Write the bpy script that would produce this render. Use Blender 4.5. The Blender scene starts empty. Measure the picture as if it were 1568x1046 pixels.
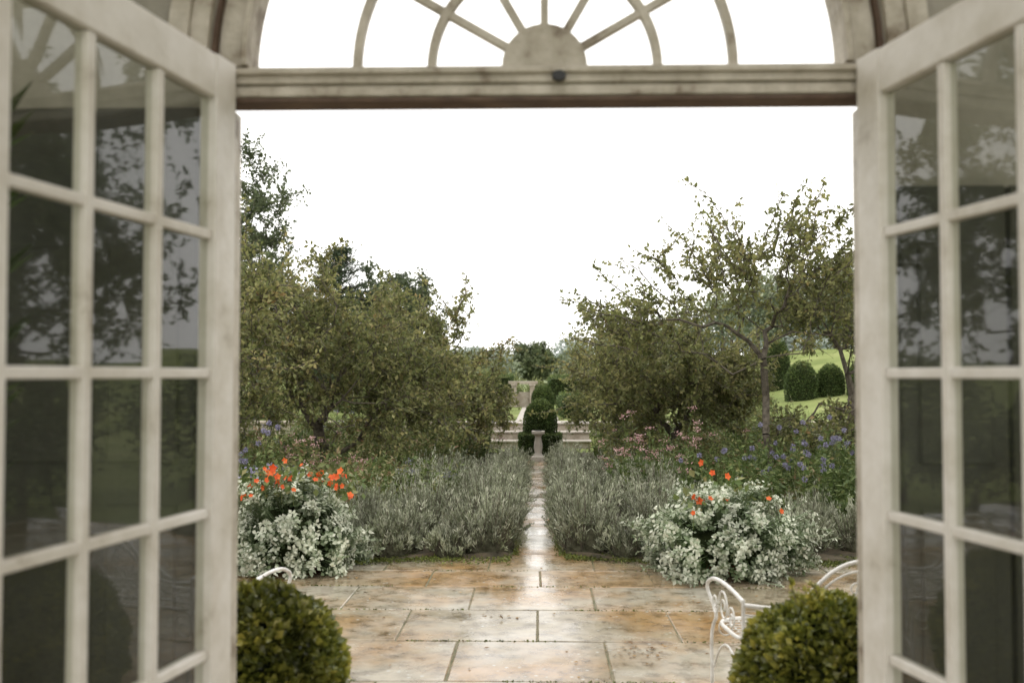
import bpy, math, numpy as np
rng = np.random.default_rng(11)
PI = math.pi
scene = bpy.context.scene
col = scene.collection

# ------------------------------------------------------------------ geometry helpers
class Geo:
    def __init__(s):
        s.V=[]; s.F=[]; s.M=[]; s.T=[]; s.n=0
    def add(s, V, F, m=0, t=0.5):
        V=np.asarray(V,float).reshape(-1,3); F=np.asarray(F,int)
        if len(F)==0: return
        s.V.append(V); s.F.append(F+s.n); s.M.append(np.full(len(F),m))
        s.T.append(np.broadcast_to(np.asarray(t,float),(len(V),)).copy()); s.n+=len(V)
    def build(s, name, mats, parent=None, smooth=False, bevel=0):
        V=np.concatenate(s.V); me=bpy.data.meshes.new(name)
        tot=np.concatenate([np.full(len(f),f.shape[1]) for f in s.F])
        idx=np.concatenate([f.ravel() for f in s.F])
        st=np.concatenate([[0],np.cumsum(tot)[:-1]])
        me.vertices.add(len(V)); me.vertices.foreach_set('co',V.ravel())
        me.loops.add(len(idx)); me.loops.foreach_set('vertex_index',idx.astype(np.int32))
        me.polygons.add(len(tot)); me.polygons.foreach_set('loop_start',st.astype(np.int32))
        me.polygons.foreach_set('loop_total',tot.astype(np.int32))
        for m in mats: me.materials.append(m)
        me.polygons.foreach_set('material_index',np.concatenate(s.M).astype(np.int32))
        me.polygons.foreach_set('use_smooth',np.full(len(tot),bool(smooth)))
        a=me.attributes.new('tint','FLOAT','POINT'); a.data.foreach_set('value',np.concatenate(s.T))
        me.update(calc_edges=True); me.validate()
        ob=bpy.data.objects.new(name,me); col.objects.link(ob)
        if parent: ob.parent=parent
        if bevel:
            b=ob.modifiers.new('bevel','BEVEL'); b.width=bevel; b.segments=2; b.limit_method='ANGLE'
        return ob
def empty(name, loc=(0,0,0)):
    e=bpy.data.objects.new(name,None); e.empty_display_size=.1; col.objects.link(e); return e
BF=np.array([[0,1,3,2],[4,6,7,5],[0,4,5,1],[2,3,7,6],[0,2,6,4],[1,5,7,3]])
def box(g,x0,x1,y0,y1,z0,z1,m=0,X=None,t=.5):
    V=np.array([[x,y,z] for x in (x0,x1) for y in (y0,y1) for z in (z0,z1)],float)
    if X is not None: V=X(V)
    g.add(V,BF,m,t)
def unit(a): return a/np.maximum(np.linalg.norm(a,axis=-1,keepdims=True),1e-9)
def rdir(n,r=None): return unit((r or rng).normal(size=(n,3)))
def segs(g,P0,P1,r0,r1,sides=4,m=0,t=.5):
    P0=np.asarray(P0,float).reshape(-1,3);P1=np.asarray(P1,float).reshape(-1,3);n=len(P0)
    if n==0:return
    D=unit(P1-P0); U=np.where(np.abs(D[:,2:3])>.9,[[1.,0,0]],[[0.,0,1]]); A=unit(np.cross(D,U)); B=np.cross(D,A)
    r0=np.broadcast_to(r0,(n,)); r1=np.broadcast_to(r1,(n,))
    an=np.arange(sides)*2*PI/sides
    ring=np.cos(an)[None,:,None]*A[:,None]+np.sin(an)[None,:,None]*B[:,None]
    V=np.concatenate([P0[:,None]+ring*r0[:,None,None],P1[:,None]+ring*r1[:,None,None]],1)
    i=np.arange(sides); j=(i+1)%sides
    f=np.stack([i,j,j+sides,i+sides],1)
    F=(f[None]+(np.arange(n)*2*sides)[:,None,None]).reshape(-1,4)
    tt=np.repeat(np.broadcast_to(t,(n,)),2*sides)
    g.add(V.reshape(-1,3),F,m,tt)
def tube(g,pts,r,sides=6,m=0,t=.5):
    pts=np.asarray(pts,float); n=len(pts); r=np.broadcast_to(r,(n,))
    D=unit(np.gradient(pts,axis=0)); 
    A=np.zeros_like(D); ref=np.array([0,0,1.]) if abs(D[0,2])<.9 else np.array([1.,0,0])
    a=unit(np.cross(D[0],ref))
    for k in range(n):
        a=unit(a-D[k]*np.dot(a,D[k])); A[k]=a
    B=np.cross(D,A); an=np.arange(sides)*2*PI/sides
    V=(pts[:,None]+(np.cos(an)[None,:,None]*A[:,None]+np.sin(an)[None,:,None]*B[:,None])*r[:,None,None]).reshape(-1,3)
    i=np.arange(sides);j=(i+1)%sides
    F=np.concatenate([np.stack([i,j,j+sides,i+sides],1)+k*sides for k in range(n-1)])
    g.add(V,F,m,t)
def leaves(g,P,D,N,L,W,m=0,t=.5,fold=.25):
    n=len(P)
    if n==0:return
    D=unit(D); S=unit(np.cross(D,N)); N=np.cross(S,D)
    L=np.broadcast_to(L,(n,))[:,None]; W=np.broadcast_to(W,(n,))[:,None]
    b=P; r=P+D*L*.5+S*W+N*W*fold; tp=P+D*L; l=P+D*L*.5-S*W+N*W*fold
    V=np.stack([b,r,tp,l],1).reshape(-1,3)
    F=np.arange(4*n).reshape(-1,4)
    g.add(V,F,m,np.repeat(np.broadcast_to(t,(n,)),4))
def lathe(g,prof,cx,cy,z0=0,seg=24,m=0,sx=1,sy=1,square=False,t=.5):
    an=np.arange(seg)*2*PI/seg
    if square: an=np.arange(4)*PI/2+PI/4; seg=4
    V=[];k=math.sqrt(2) if square else 1
    for r,z in prof: V+= [[cx+math.cos(a)*r*sx*k,cy+math.sin(a)*r*sy*k,z0+z] for a in an]
    i=np.arange(seg);j=(i+1)%seg
    F=np.concatenate([np.stack([i,j,j+seg,i+seg],1)+q*seg for q in range(len(prof)-1)])
    g.add(V,F,m,t)
def ellipsoid(g,c,r,m=0,t=.2,nu=20,nv=12,lump=0,half=False):
    V=[]
    for v in range(nv+1):
        ph=(v/nv)*(PI/2 if half else PI)
        for u in range(nu):
            th=u/nu*2*PI
            d=np.array([math.sin(ph)*math.cos(th),math.sin(ph)*math.sin(th),math.cos(ph)])
            s=1+lump*math.sin(5*th+3*ph)*math.sin(ph*4)
            V.append(np.array(c)+d*np.array(r)*s)
    i=np.arange(nu);j=(i+1)%nu
    F=np.concatenate([np.stack([i,i+nu,j+nu,j],1)+k*nu for k in range(nv)])
    g.add(V,F,m,t)

# ------------------------------------------------------------------ material helpers
def newmat(name):
    m=bpy.data.materials.new(name); m.use_nodes=True; nt=m.node_tree; nt.nodes.clear()
    return m,nt,nt.nodes,nt.links
def ramp(ns,stops):
    r=ns.new('ShaderNodeValToRGB'); e=r.color_ramp.elements
    while len(e)<len(stops): e.new(.5)
    for k,(p,c) in enumerate(stops):
        e[k].position=p; e[k].color=(*c,1)
    return r
def fol_mat(name,stops,rough=.55,transl=.25,spec=.3,var=.25):
    m,nt,ns,ln=newmat(name)
    a=ns.new('ShaderNodeAttribute'); a.attribute_name='tint'
    r=ramp(ns,stops); ln.new(a.outputs['Fac'],r.inputs[0])
    tc=ns.new('ShaderNodeTexCoord'); no=ns.new('ShaderNodeTexNoise'); no.inputs['Scale'].default_value=3.0; no.inputs['Detail'].default_value=1
    ln.new(tc.outputs['Object'],no.inputs['Vector'])
    mp=ns.new('ShaderNodeMapRange'); mp.inputs[1].default_value=.3; mp.inputs[2].default_value=.7
    mp.inputs[3].default_value=1-var; mp.inputs[4].default_value=1+var; ln.new(no.outputs[0],mp.inputs[0])
    hs=ns.new('ShaderNodeHueSaturation'); ln.new(mp.outputs[0],hs.inputs['Value']); ln.new(r.outputs[0],hs.inputs['Color'])
    p=ns.new('ShaderNodeBsdfPrincipled'); p.inputs['Roughness'].default_value=rough; p.inputs['Specular IOR Level'].default_value=spec
    ln.new(hs.outputs[0],p.inputs['Base Color'])
    t=ns.new('ShaderNodeBsdfTranslucent'); ln.new(hs.outputs[0],t.inputs[0])
    mx=ns.new('ShaderNodeMixShader'); mx.inputs[0].default_value=transl
    ln.new(p.outputs[0],mx.inputs[1]); ln.new(t.outputs[0],mx.inputs[2])
    o=ns.new('ShaderNodeOutputMaterial'); ln.new(mx.outputs[0],o.inputs[0]); return m
def noise_mat(name,stops,scale=5,rough=(.6,.8),bump=.2,bscale=40,detail=6,spec=.4,metal=0,rscale=4):
    m,nt,ns,ln=newmat(name)
    tc=ns.new('ShaderNodeTexCoord'); no=ns.new('ShaderNodeTexNoise'); no.inputs['Scale'].default_value=scale; no.inputs['Detail'].default_value=detail
    no.inputs['Roughness'].default_value=.65
    ln.new(tc.outputs['Object'],no.inputs['Vector'])
    r=ramp(ns,stops); ln.new(no.outputs[0],r.inputs[0])
    p=ns.new('ShaderNodeBsdfPrincipled'); ln.new(r.outputs[0],p.inputs['Base Color'])
    p.inputs['Specular IOR Level'].default_value=spec; p.inputs['Metallic'].default_value=metal
    n2=ns.new('ShaderNodeTexNoise'); n2.inputs['Scale'].default_value=rscale; n2.inputs['Detail'].default_value=5; ln.new(tc.outputs['Object'],n2.inputs['Vector'])
    mr=ns.new('ShaderNodeMapRange'); mr.inputs[1].default_value=.35; mr.inputs[2].default_value=.65; mr.inputs[3].default_value=rough[0]; mr.inputs[4].default_value=rough[1]
    ln.new(n2.outputs[0],mr.inputs[0]); ln.new(mr.outputs[0],p.inputs['Roughness'])
    if bump:
        n3=ns.new('ShaderNodeTexNoise'); n3.inputs['Scale'].default_value=bscale; n3.inputs['Detail'].default_value=6; ln.new(tc.outputs['Object'],n3.inputs['Vector'])
        b=ns.new('ShaderNodeBump'); b.inputs['Strength'].default_value=bump; b.inputs['Distance'].default_value=.01
        ln.new(n3.outputs[0],b.inputs['Height']); ln.new(b.outputs[0],p.inputs['Normal'])
    o=ns.new('ShaderNodeOutputMaterial'); ln.new(p.outputs[0],o.inputs[0]); return m

M_paint=noise_mat('weathered_white_paint',[(.28,(.34,.29,.22)),(.40,(.6,.555,.48)),(.6,(.74,.70,.645))],scale=5,rough=(.4,.6),bump=.25,bscale=30,detail=9)
M_paint2=noise_mat('old_cream_paint',[(.33,(.16,.12,.08)),(.45,(.39,.345,.275)),(.65,(.55,.50,.42))],scale=9,rough=(.5,.7),bump=.6,bscale=35,detail=9)
M_dark=noise_mat('dark_timber',[(.3,(.06,.035,.025)),(.7,(.14,.09,.06))],scale=12)
M_plaster=noise_mat('old_plaster',[(.3,(.19,.175,.135)),(.5,(.31,.285,.235)),(.7,(.41,.375,.32))],scale=2.5,rough=(.8,.95),bump=.4,bscale=20)
M_lime=noise_mat('limewashed_ceiling',[(.3,(.6,.58,.53)),(.7,(.75,.73,.68))],scale=2.5,rough=(.8,.95),bump=.3,bscale=20)
M_wallshade=noise_mat('wall_shade_panel',[(.3,(.02,.021,.014)),(.7,(.055,.052,.036))],scale=4,rough=(.5,.7))  # dark colour stands in for the dim wall behind the door glass
M_iron=noise_mat('white_painted_iron',[(.3,(.55,.52,.47)),(.6,(.8,.79,.76))],scale=20,rough=(.35,.55),bump=.1)
M_black=noise_mat('black_iron',[(.3,(.01,.01,.01)),(.7,(.03,.03,.03))],rough=(.4,.6))
M_terra=noise_mat('terracotta',[(.3,(.28,.1,.05)),(.7,(.42,.18,.1))],scale=6)
M_stone=noise_mat('garden_stone',[(.3,(.2,.165,.12)),(.5,(.36,.31,.245)),(.7,(.48,.43,.37))],scale=4,rough=(.6,.9),bump=.5,bscale=15)
M_joint=noise_mat('mossy_joint',[(.38,(.06,.065,.02)),(.6,(.16,.135,.075))],scale=6,rough=(.6,.8),bump=.6)
M_soil=noise_mat('soil',[(.35,(.035,.03,.016)),(.6,(.085,.065,.038))],scale=8,rough=(.8,1),bump=1,bscale=30)
M_bark=noise_mat('bark',[(.35,(.05,.04,.03)),(.6,(.14,.12,.09))],scale=14,rough=(.8,1),bump=.8,bscale=50)
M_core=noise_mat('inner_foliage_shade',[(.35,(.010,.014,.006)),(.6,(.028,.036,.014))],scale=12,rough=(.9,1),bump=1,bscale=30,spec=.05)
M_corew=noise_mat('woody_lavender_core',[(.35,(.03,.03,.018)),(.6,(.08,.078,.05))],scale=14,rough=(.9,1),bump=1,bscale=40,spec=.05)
def paver_mat():
    m,nt,ns,ln=newmat('wet_flagstone')
    tc=ns.new('ShaderNodeTexCoord'); a=ns.new('ShaderNodeAttribute'); a.attribute_name='tint'
    def nz(s,d=6,ro=.6):
        n=ns.new('ShaderNodeTexNoise'); n.inputs['Scale'].default_value=s; n.inputs['Detail'].default_value=d; n.inputs['Roughness'].default_value=ro
        ln.new(tc.outputs['Object'],n.inputs['Vector']); return n
    r1=ramp(ns,[(0,(.23,.19,.125)),(.45,(.31,.265,.19)),(.75,(.36,.33,.265)),(1,(.29,.20,.105))]); ln.new(a.outputs['Fac'],r1.inputs[0])
    n1=nz(.9); r2=ramp(ns,[(.45,(0,0,0)),(.6,(1,1,1))]); ln.new(n1.outputs[0],r2.inputs[0])
    mx=ns.new('ShaderNodeMix'); mx.data_type='RGBA'; mx.inputs[7].default_value=(.31,.17,.055,1)
    sc=ns.new('ShaderNodeMath'); sc.operation='MULTIPLY'; sc.inputs[1].default_value=.75; ln.new(r2.outputs[0],sc.inputs[0]); ln.new(sc.outputs[0],mx.inputs[0]); ln.new(r1.outputs[0],mx.inputs[6])
    n2=nz(7,10,.75); r3=ramp(ns,[(.36,(.36,.31,.24)),(.5,(.92,.92,.92)),(.66,(1.18,1.18,1.18))]); ln.new(n2.outputs[0],r3.inputs[0])
    mu=ns.new('ShaderNodeMix'); mu.data_type='RGBA'; mu.blend_type='MULTIPLY'; mu.inputs[0].default_value=.95; ln.new(mx.outputs[2],mu.inputs[6]); ln.new(r3.outputs[0],mu.inputs[7])
    vo=ns.new('ShaderNodeTexVoronoi'); vo.inputs['Scale'].default_value=16; ln.new(tc.outputs['Object'],vo.inputs['Vector'])
    n4=nz(3.0); r4=ramp(ns,[(.10,(1,1,1)),(.2,(0,0,0))]); ln.new(vo.outputs['Distance'],r4.inputs[0])
    r5=ramp(ns,[(.5,(0,0,0)),(.58,(1,1,1))]); ln.new(n4.outputs[0],r5.inputs[0])
    m2=ns.new('ShaderNodeMath'); m2.operation='MULTIPLY'; ln.new(r4.outputs[0],m2.inputs[0]); ln.new(r5.outputs[0],m2.inputs[1])
    ml=ns.new('ShaderNodeMix'); ml.data_type='RGBA'; ml.inputs[7].default_value=(.42,.42,.38,1); ln.new(m2.outputs[0],ml.inputs[0]); ln.new(mu.outputs[2],ml.inputs[6])
    p=ns.new('ShaderNodeBsdfPrincipled'); ln.new(ml.outputs[2],p.inputs['Base Color'])
    n5=nz(2.0,5); mr=ns.new('ShaderNodeMapRange'); mr.inputs[1].default_value=.4; mr.inputs[2].default_value=.62; mr.inputs[3].default_value=.06; mr.inputs[4].default_value=.36
    ln.new(n5.outputs[0],mr.inputs[0]); ln.new(mr.outputs[0],p.inputs['Roughness'])
    p.inputs['Specular IOR Level'].default_value=.9
    n6=nz(11,8,.65); b=ns.new('ShaderNodeBump'); b.inputs['Strength'].default_value=.2; b.inputs['Distance'].default_value=.006; ln.new(n6.outputs[0],b.inputs['Height']); ln.new(b.outputs[0],p.inputs['Normal'])
    o=ns.new('ShaderNodeOutputMaterial'); ln.new(p.outputs[0],o.inputs[0]); return m
M_pave=paver_mat()
def glass_mat():
    m,nt,ns,ln=newmat('old_window_glass')
    tr=ns.new('ShaderNodeBsdfTransparent'); tr.inputs[0].default_value=(.78,.8,.74,1)
    gl=ns.new('ShaderNodeBsdfGlossy'); gl.inputs['Roughness'].default_value=.03
    lw=ns.new('ShaderNodeLayerWeight'); lw.inputs[0].default_value=.5
    pw=ns.new('ShaderNodeMath'); pw.operation='POWER'; pw.inputs[1].default_value=4.5; ln.new(lw.outputs['Facing'],pw.inputs[0])
    mu=ns.new('ShaderNodeMath'); mu.operation='MULTIPLY_ADD'; mu.inputs[1].default_value=1.2; mu.inputs[2].default_value=.075; mu.use_clamp=True; ln.new(pw.outputs[0],mu.inputs[0])
    tc=ns.new('ShaderNodeTexCoord'); no=ns.new('ShaderNodeTexNoise'); no.inputs['Scale'].default_value=4; no.inputs['Detail'].default_value=0; ln.new(tc.outputs['Object'],no.inputs['Vector'])
    b=ns.new('ShaderNodeBump'); b.inputs['Strength'].default_value=.02; b.inputs['Distance'].default_value=.015; ln.new(no.outputs[0],b.inputs['Height']); ln.new(b.outputs[0],gl.inputs['Normal'])
    mx=ns.new('ShaderNodeMixShader'); ln.new(mu.outputs[0],mx.inputs[0]); ln.new(tr.outputs[0],mx.inputs[1]); ln.new(gl.outputs[0],mx.inputs[2])
    df=ns.new('ShaderNodeBsdfDiffuse'); df.inputs[0].default_value=(.4,.42,.36,1)
    n2=ns.new('ShaderNodeTexNoise'); n2.inputs['Scale'].default_value=2; n2.inputs['Detail'].default_value=8; ln.new(tc.outputs['Object'],n2.inputs['Vector'])
    mr=ns.new('ShaderNodeMapRange'); mr.inputs[1].default_value=.35; mr.inputs[2].default_value=.7; mr.inputs[3].default_value=.01; mr.inputs[4].default_value=.08; ln.new(n2.outputs[0],mr.inputs[0])
    m2=ns.new('ShaderNodeMixShader'); ln.new(mr.outputs[0],m2.inputs[0]); ln.new(mx.outputs[0],m2.inputs[1]); ln.new(df.outputs[0],m2.inputs[2])
    o=ns.new('ShaderNodeOutputMaterial'); ln.new(m2.outputs[0],o.inputs[0]); return m
M_glass=glass_mat()

F_apple=fol_mat('apple_leaves',[(0,(.06,.075,.025)),(.35,(.14,.16,.055)),(.7,(.25,.245,.095)),(.9,(.34,.30,.13)),(1,(.3,.17,.08))],transl=.4)
F_apple2=fol_mat('apple_leaves_airy',[(0,(.09,.105,.035)),(.5,(.19,.205,.075)),(.85,(.3,.28,.11)),(1,(.33,.21,.09))],transl=.4)
F_bg=fol_mat('background_tree_leaves',[(0,(.05,.07,.035)),(.6,(.12,.15,.075)),(1,(.2,.225,.11))],transl=.3)
F_shrub=fol_mat('garden_shrub_leaves',[(0,(.07,.09,.03)),(.6,(.17,.2,.07)),(1,(.3,.31,.14))],transl=.3)
F_far=fol_mat('hazed_far_tree_leaves',[(0,(.13,.16,.10)),(.6,(.21,.245,.155)),(1,(.3,.32,.21))],transl=.2)  # distance haze put into the paler leaf colours
F_conifer=fol_mat('conifer_leaves',[(0,(.03,.05,.03)),(1,(.1,.13,.065))],transl=.1)
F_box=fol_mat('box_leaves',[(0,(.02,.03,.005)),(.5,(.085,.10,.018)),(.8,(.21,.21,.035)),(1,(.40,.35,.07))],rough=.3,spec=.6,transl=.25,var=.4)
F_yew=fol_mat('yew_leaves',[(0,(.025,.05,.012)),(.6,(.085,.125,.035)),(1,(.18,.22,.06))],transl=.15)
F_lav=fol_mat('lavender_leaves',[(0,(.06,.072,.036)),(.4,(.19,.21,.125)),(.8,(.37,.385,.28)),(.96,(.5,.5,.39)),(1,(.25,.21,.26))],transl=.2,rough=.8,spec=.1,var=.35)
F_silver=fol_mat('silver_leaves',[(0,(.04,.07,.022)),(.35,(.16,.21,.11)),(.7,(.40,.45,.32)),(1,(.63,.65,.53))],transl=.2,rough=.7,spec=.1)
F_peren=fol_mat('perennial_leaves',[(0,(.045,.075,.02)),(.4,(.10,.145,.04)),(.7,(.18,.21,.075)),(.88,(.26,.22,.10)),(1,(.29,.17,.11))],transl=.3)
F_orange=fol_mat('orange_petals',[(0,(.65,.08,.02)),(1,(.85,.2,.05))],transl=.3,var=.1)
F_purple=fol_mat('purple_petals',[(0,(.18,.16,.26)),(1,(.34,.33,.43))],transl=.2,var=.1)
F_pink=fol_mat('pink_petals',[(0,(.45,.22,.22)),(1,(.65,.45,.43))],transl=.2,var=.1)
F_grass=fol_mat('grass_blades',[(0,(.09,.14,.03)),(1,(.22,.28,.08))],transl=.3)
F_dead=fol_mat('fallen_leaves',[(0,(.12,.06,.02)),(1,(.3,.18,.06))],transl=.1)
F_moss=fol_mat('moss',[(0,(.05,.07,.015)),(1,(.17,.19,.04))],transl=.1)
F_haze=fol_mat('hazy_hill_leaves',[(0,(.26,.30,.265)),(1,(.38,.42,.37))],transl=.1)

def ground_mat():
    m,nt,ns,ln=newmat('lawn_ground')
    tc=ns.new('ShaderNodeTexCoord'); n=ns.new('ShaderNodeTexNoise'); n.inputs['Scale'].default_value=.6; n.inputs['Detail'].default_value=10; ln.new(tc.outputs['Object'],n.inputs['Vector'])
    r=ramp(ns,[(.35,(.14,.175,.055)),(.55,(.21,.245,.085)),(.7,(.29,.31,.13))]); ln.new(n.outputs[0],r.inputs[0])
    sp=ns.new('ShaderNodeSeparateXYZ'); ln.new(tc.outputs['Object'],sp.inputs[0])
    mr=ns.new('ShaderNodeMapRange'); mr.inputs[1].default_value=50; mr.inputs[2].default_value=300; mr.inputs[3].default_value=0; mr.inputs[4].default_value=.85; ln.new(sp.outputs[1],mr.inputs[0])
    mx=ns.new('ShaderNodeMix'); mx.data_type='RGBA'; mx.inputs[7].default_value=(.3,.34,.29,1); ln.new(mr.outputs[0],mx.inputs[0]); ln.new(r.outputs[0],mx.inputs[6])  # aerial haze mixed into the ground colour with distance
    p=ns.new('ShaderNodeBsdfPrincipled'); p.inputs['Roughness'].default_value=.95; p.inputs['Specular IOR Level'].default_value=.1; ln.new(mx.outputs[2],p.inputs['Base Color'])
    n3=ns.new('ShaderNodeTexNoise'); n3.inputs['Scale'].default_value=30; n3.inputs['Detail'].default_value=6; ln.new(tc.outputs['Object'],n3.inputs['Vector'])
    b=ns.new('ShaderNodeBump'); b.inputs['Strength'].default_value=.8; b.inputs['Distance'].default_value=.03; ln.new(n3.outputs[0],b.inputs['Height']); ln.new(b.outputs[0],p.inputs['Normal'])
    o=ns.new('ShaderNodeOutputMaterial'); ln.new(p.outputs[0],o.inputs[0]); return m
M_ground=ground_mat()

# ------------------------------------------------------------------ terrain
def sm(a,b,x):
    t=np.clip((x-a)/(b-a),0,1); return t*t*(3-2*t)
def H(x,y):
    x=np.asarray(x,float);y=np.asarray(y,float)
    h=.50*sm(22.4,22.9,y)
    h=h+2.2*sm(20,44,y)*sm(4,12,x)+1.2*sm(22,50,y)*sm(-6,-16,x)
    h=h+(1.8+1.6*sm(-10,60,x)+.8*np.sin(x/31+1))*sm(110,280,y)
    h=h+2*sm(280,700,y)
    return h
g=Geo()
u=np.linspace(-1,1,150); xs=np.sign(u)*(np.abs(u)*18+np.abs(u)**5*900)
v=np.linspace(0,1,240); ys=-30+v*95+v**7*1500
Xg,Yg=np.meshgrid(xs,ys); V=np.stack([Xg,Yg,H(Xg,Yg)],-1).reshape(-1,3)
nx=len(xs); i,j=np.meshgrid(np.arange(nx-1),np.arange(len(ys)-1)); q=(j*nx+i).ravel()
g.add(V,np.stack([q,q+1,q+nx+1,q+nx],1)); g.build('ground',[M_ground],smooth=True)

# ------------------------------------------------------------------ terrace paving + path
def slab(g,x0,x1,y0,y1,z,t,gap=.005):
    x0+=gap;x1-=gap;y0+=gap;y1-=gap;b=.006
    ja=rng.uniform(-.005,.005,8); dz=rng.uniform(-.002,.002,4)
    c=[[x0+ja[0],y0+ja[1]],[x1+ja[2],y0+ja[3]],[x1+ja[4],y1+ja[5]],[x0+ja[6],y1+ja[7]]]
    ins=[[b,b],[-b,b],[-b,-b],[b,-b]]
    V=[[p[0],p[1],.009] for p in c]+[[p[0],p[1],z-.004+d] for p,d in zip(c,dz)]+[[p[0]+k[0],p[1]+k[1],z+d] for p,k,d in zip(c,ins,dz)]
    F=[[0,1,5,4],[1,2,6,5],[2,3,7,6],[3,0,4,7],[4,5,9,8],[5,6,10,9],[6,7,11,10],[7,4,8,11],[8,9,10,11]]
    g.add(V,F,0,t)
g=Geo()
bounds=[2.60,3.52,4.28,5.04,5.80,6.56,7.28,7.86,8.62]
offs={0:.1,1:.5,2:0,3:.38,4:0,5:.38,6:0.02,7:.45}
for k in range(8):
    x=offs[k]; e=[x]
    while x<6.5: x+=.83+rng.uniform(-.05,.05)*(1 if x>1 else .3)+(rng.uniform(-.1,.4) if x>1.2 else 0); e.append(x)
    x=offs[k]; w=[]
    while x>-6.5: x-=.83+rng.uniform(-.05,.05)*(1 if x<-1 else .3)+(rng.uniform(-.1,.4) if x<-1.2 else 0); w.append(x)
    e=sorted(w)+e
    for a,b in zip(e[:-1],e[1:]): slab(g,a,b,bounds[k],bounds[k+1],.019,rng.uniform(0,1))
g.build('terrace_paving',[M_pave])
g=Geo(); y=8.62
while y<20.6:
    d=rng.uniform(.38,.6); slab(g,-.2+rng.uniform(-.01,.01),.2+rng.uniform(-.01,.01),y,y+d,.019,rng.uniform(.4,.8)); y+=d
g.build('garden_path',[M_pave])
g=Geo(); g.add([[-7.4,2.58,.0135],[7.4,2.58,.0135],[7.4,8.66,.0135],[-7.4,8.66,.0135]],[[0,1,2,3]])
g.add([[-.25,8.66,.0135],[.25,8.66,.0135],[.25,20.9,.0135],[-.25,20.9,.0135]],[[0,1,2,3]])
g.build('mortar_bed',[M_joint])
for s in (-1,1):
    g=Geo(); nxx=60; nyy=46; V=[]
    for a in range(nxx):
        x=.21+(4.7-.21)*a/(nxx-1)
        f0=8.30+.06*math.sin(x*4.1+s)+.04*math.sin(x*9.7)+.18*math.exp(-(x-.21)/.18)
        for b in range(nyy):
            t=b/(nyy-1); y=f0+(19.6-f0)*t**1.6
            xx=x+(.025*math.sin(y*6+s)+.015*math.sin(y*15) if a==0 else 0)
            z=.026 if (b==0 or a==0) else .05+.012*math.sin(x*13+y*7)
            V.append([s*xx,y,z if 0<b else .012])
    F=[[a*nyy+b,a*nyy+b+1,(a+1)*nyy+b+1,(a+1)*nyy+b] for a in range(nxx-1) for b in range(nyy-1)]
    g.add(V,F); g.build('flower_bed_soil',[M_soil],smooth=True)
g=Geo(); n=20000
x=rng.uniform(-4,4,n); y=8.30+rng.normal(0,.09,n)+.05*np.sin(x*5)+.06*np.sin(x*2.1)+.16*np.exp(-np.abs(x)/.2); k=(np.abs(x)>.22)&(rng.uniform(size=n)<.6+.4*np.sin(x*3.3))
P=np.stack([x,y,np.full(n,.03)],1)[k]
m2=5000; yy=rng.uniform(8.5,16,m2); xx=rng.choice([-1,1],m2)*(.2+rng.normal(0,.022,m2)); P=np.concatenate([P,np.stack([xx,yy,np.full(m2,.024)],1)])
m3=3600; kk=rng.integers(2,8,m3); xj=rng.uniform(-3,3,m3); kp=np.sin(xj*4+kk*2.3)>-.2; xj=xj[kp]; kk=kk[kp]; m3=len(xj); P=np.concatenate([P,np.stack([xj,np.array(bounds)[kk]+rng.normal(0,.006,m3),np.full(m3,.016)],1)])
n=len(P)
leaves(g,P,rdir(n)*[1,1,.4]+[0,0,.6],rdir(n),rng.uniform(.012,.04,n)*np.where(np.arange(n)>n-m3,.4,1),rng.uniform(.004,.009,n),0,rng.uniform(0,1,n))
g.build('moss_edging',[F_moss])
g=Geo(); n=520
x=rng.uniform(-3.5,3.5,n); y=rng.uniform(3,8.3,n); k=rng.uniform(size=n)<np.clip((y-3)/5,.12,1)
x[:70]=rng.normal(.6,.12,70); y[:70]=rng.normal(5.6,.12,70); x[70:100]=rng.normal(-.3,.1,30); y[70:100]=rng.normal(6.4,.08,30)
P=np.stack([x,y,np.full(n,.024)],1)[k]; n=len(P)
leaves(g,P,rdir(n)*[1,1,.1],np.array([[0,0,1.]])+rdir(n)*.3,rng.uniform(.015,.04,n),rng.uniform(.005,.012,n),0,rng.uniform(0,1,n))
g.build('fallen_leaves',[F_dead])

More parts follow.
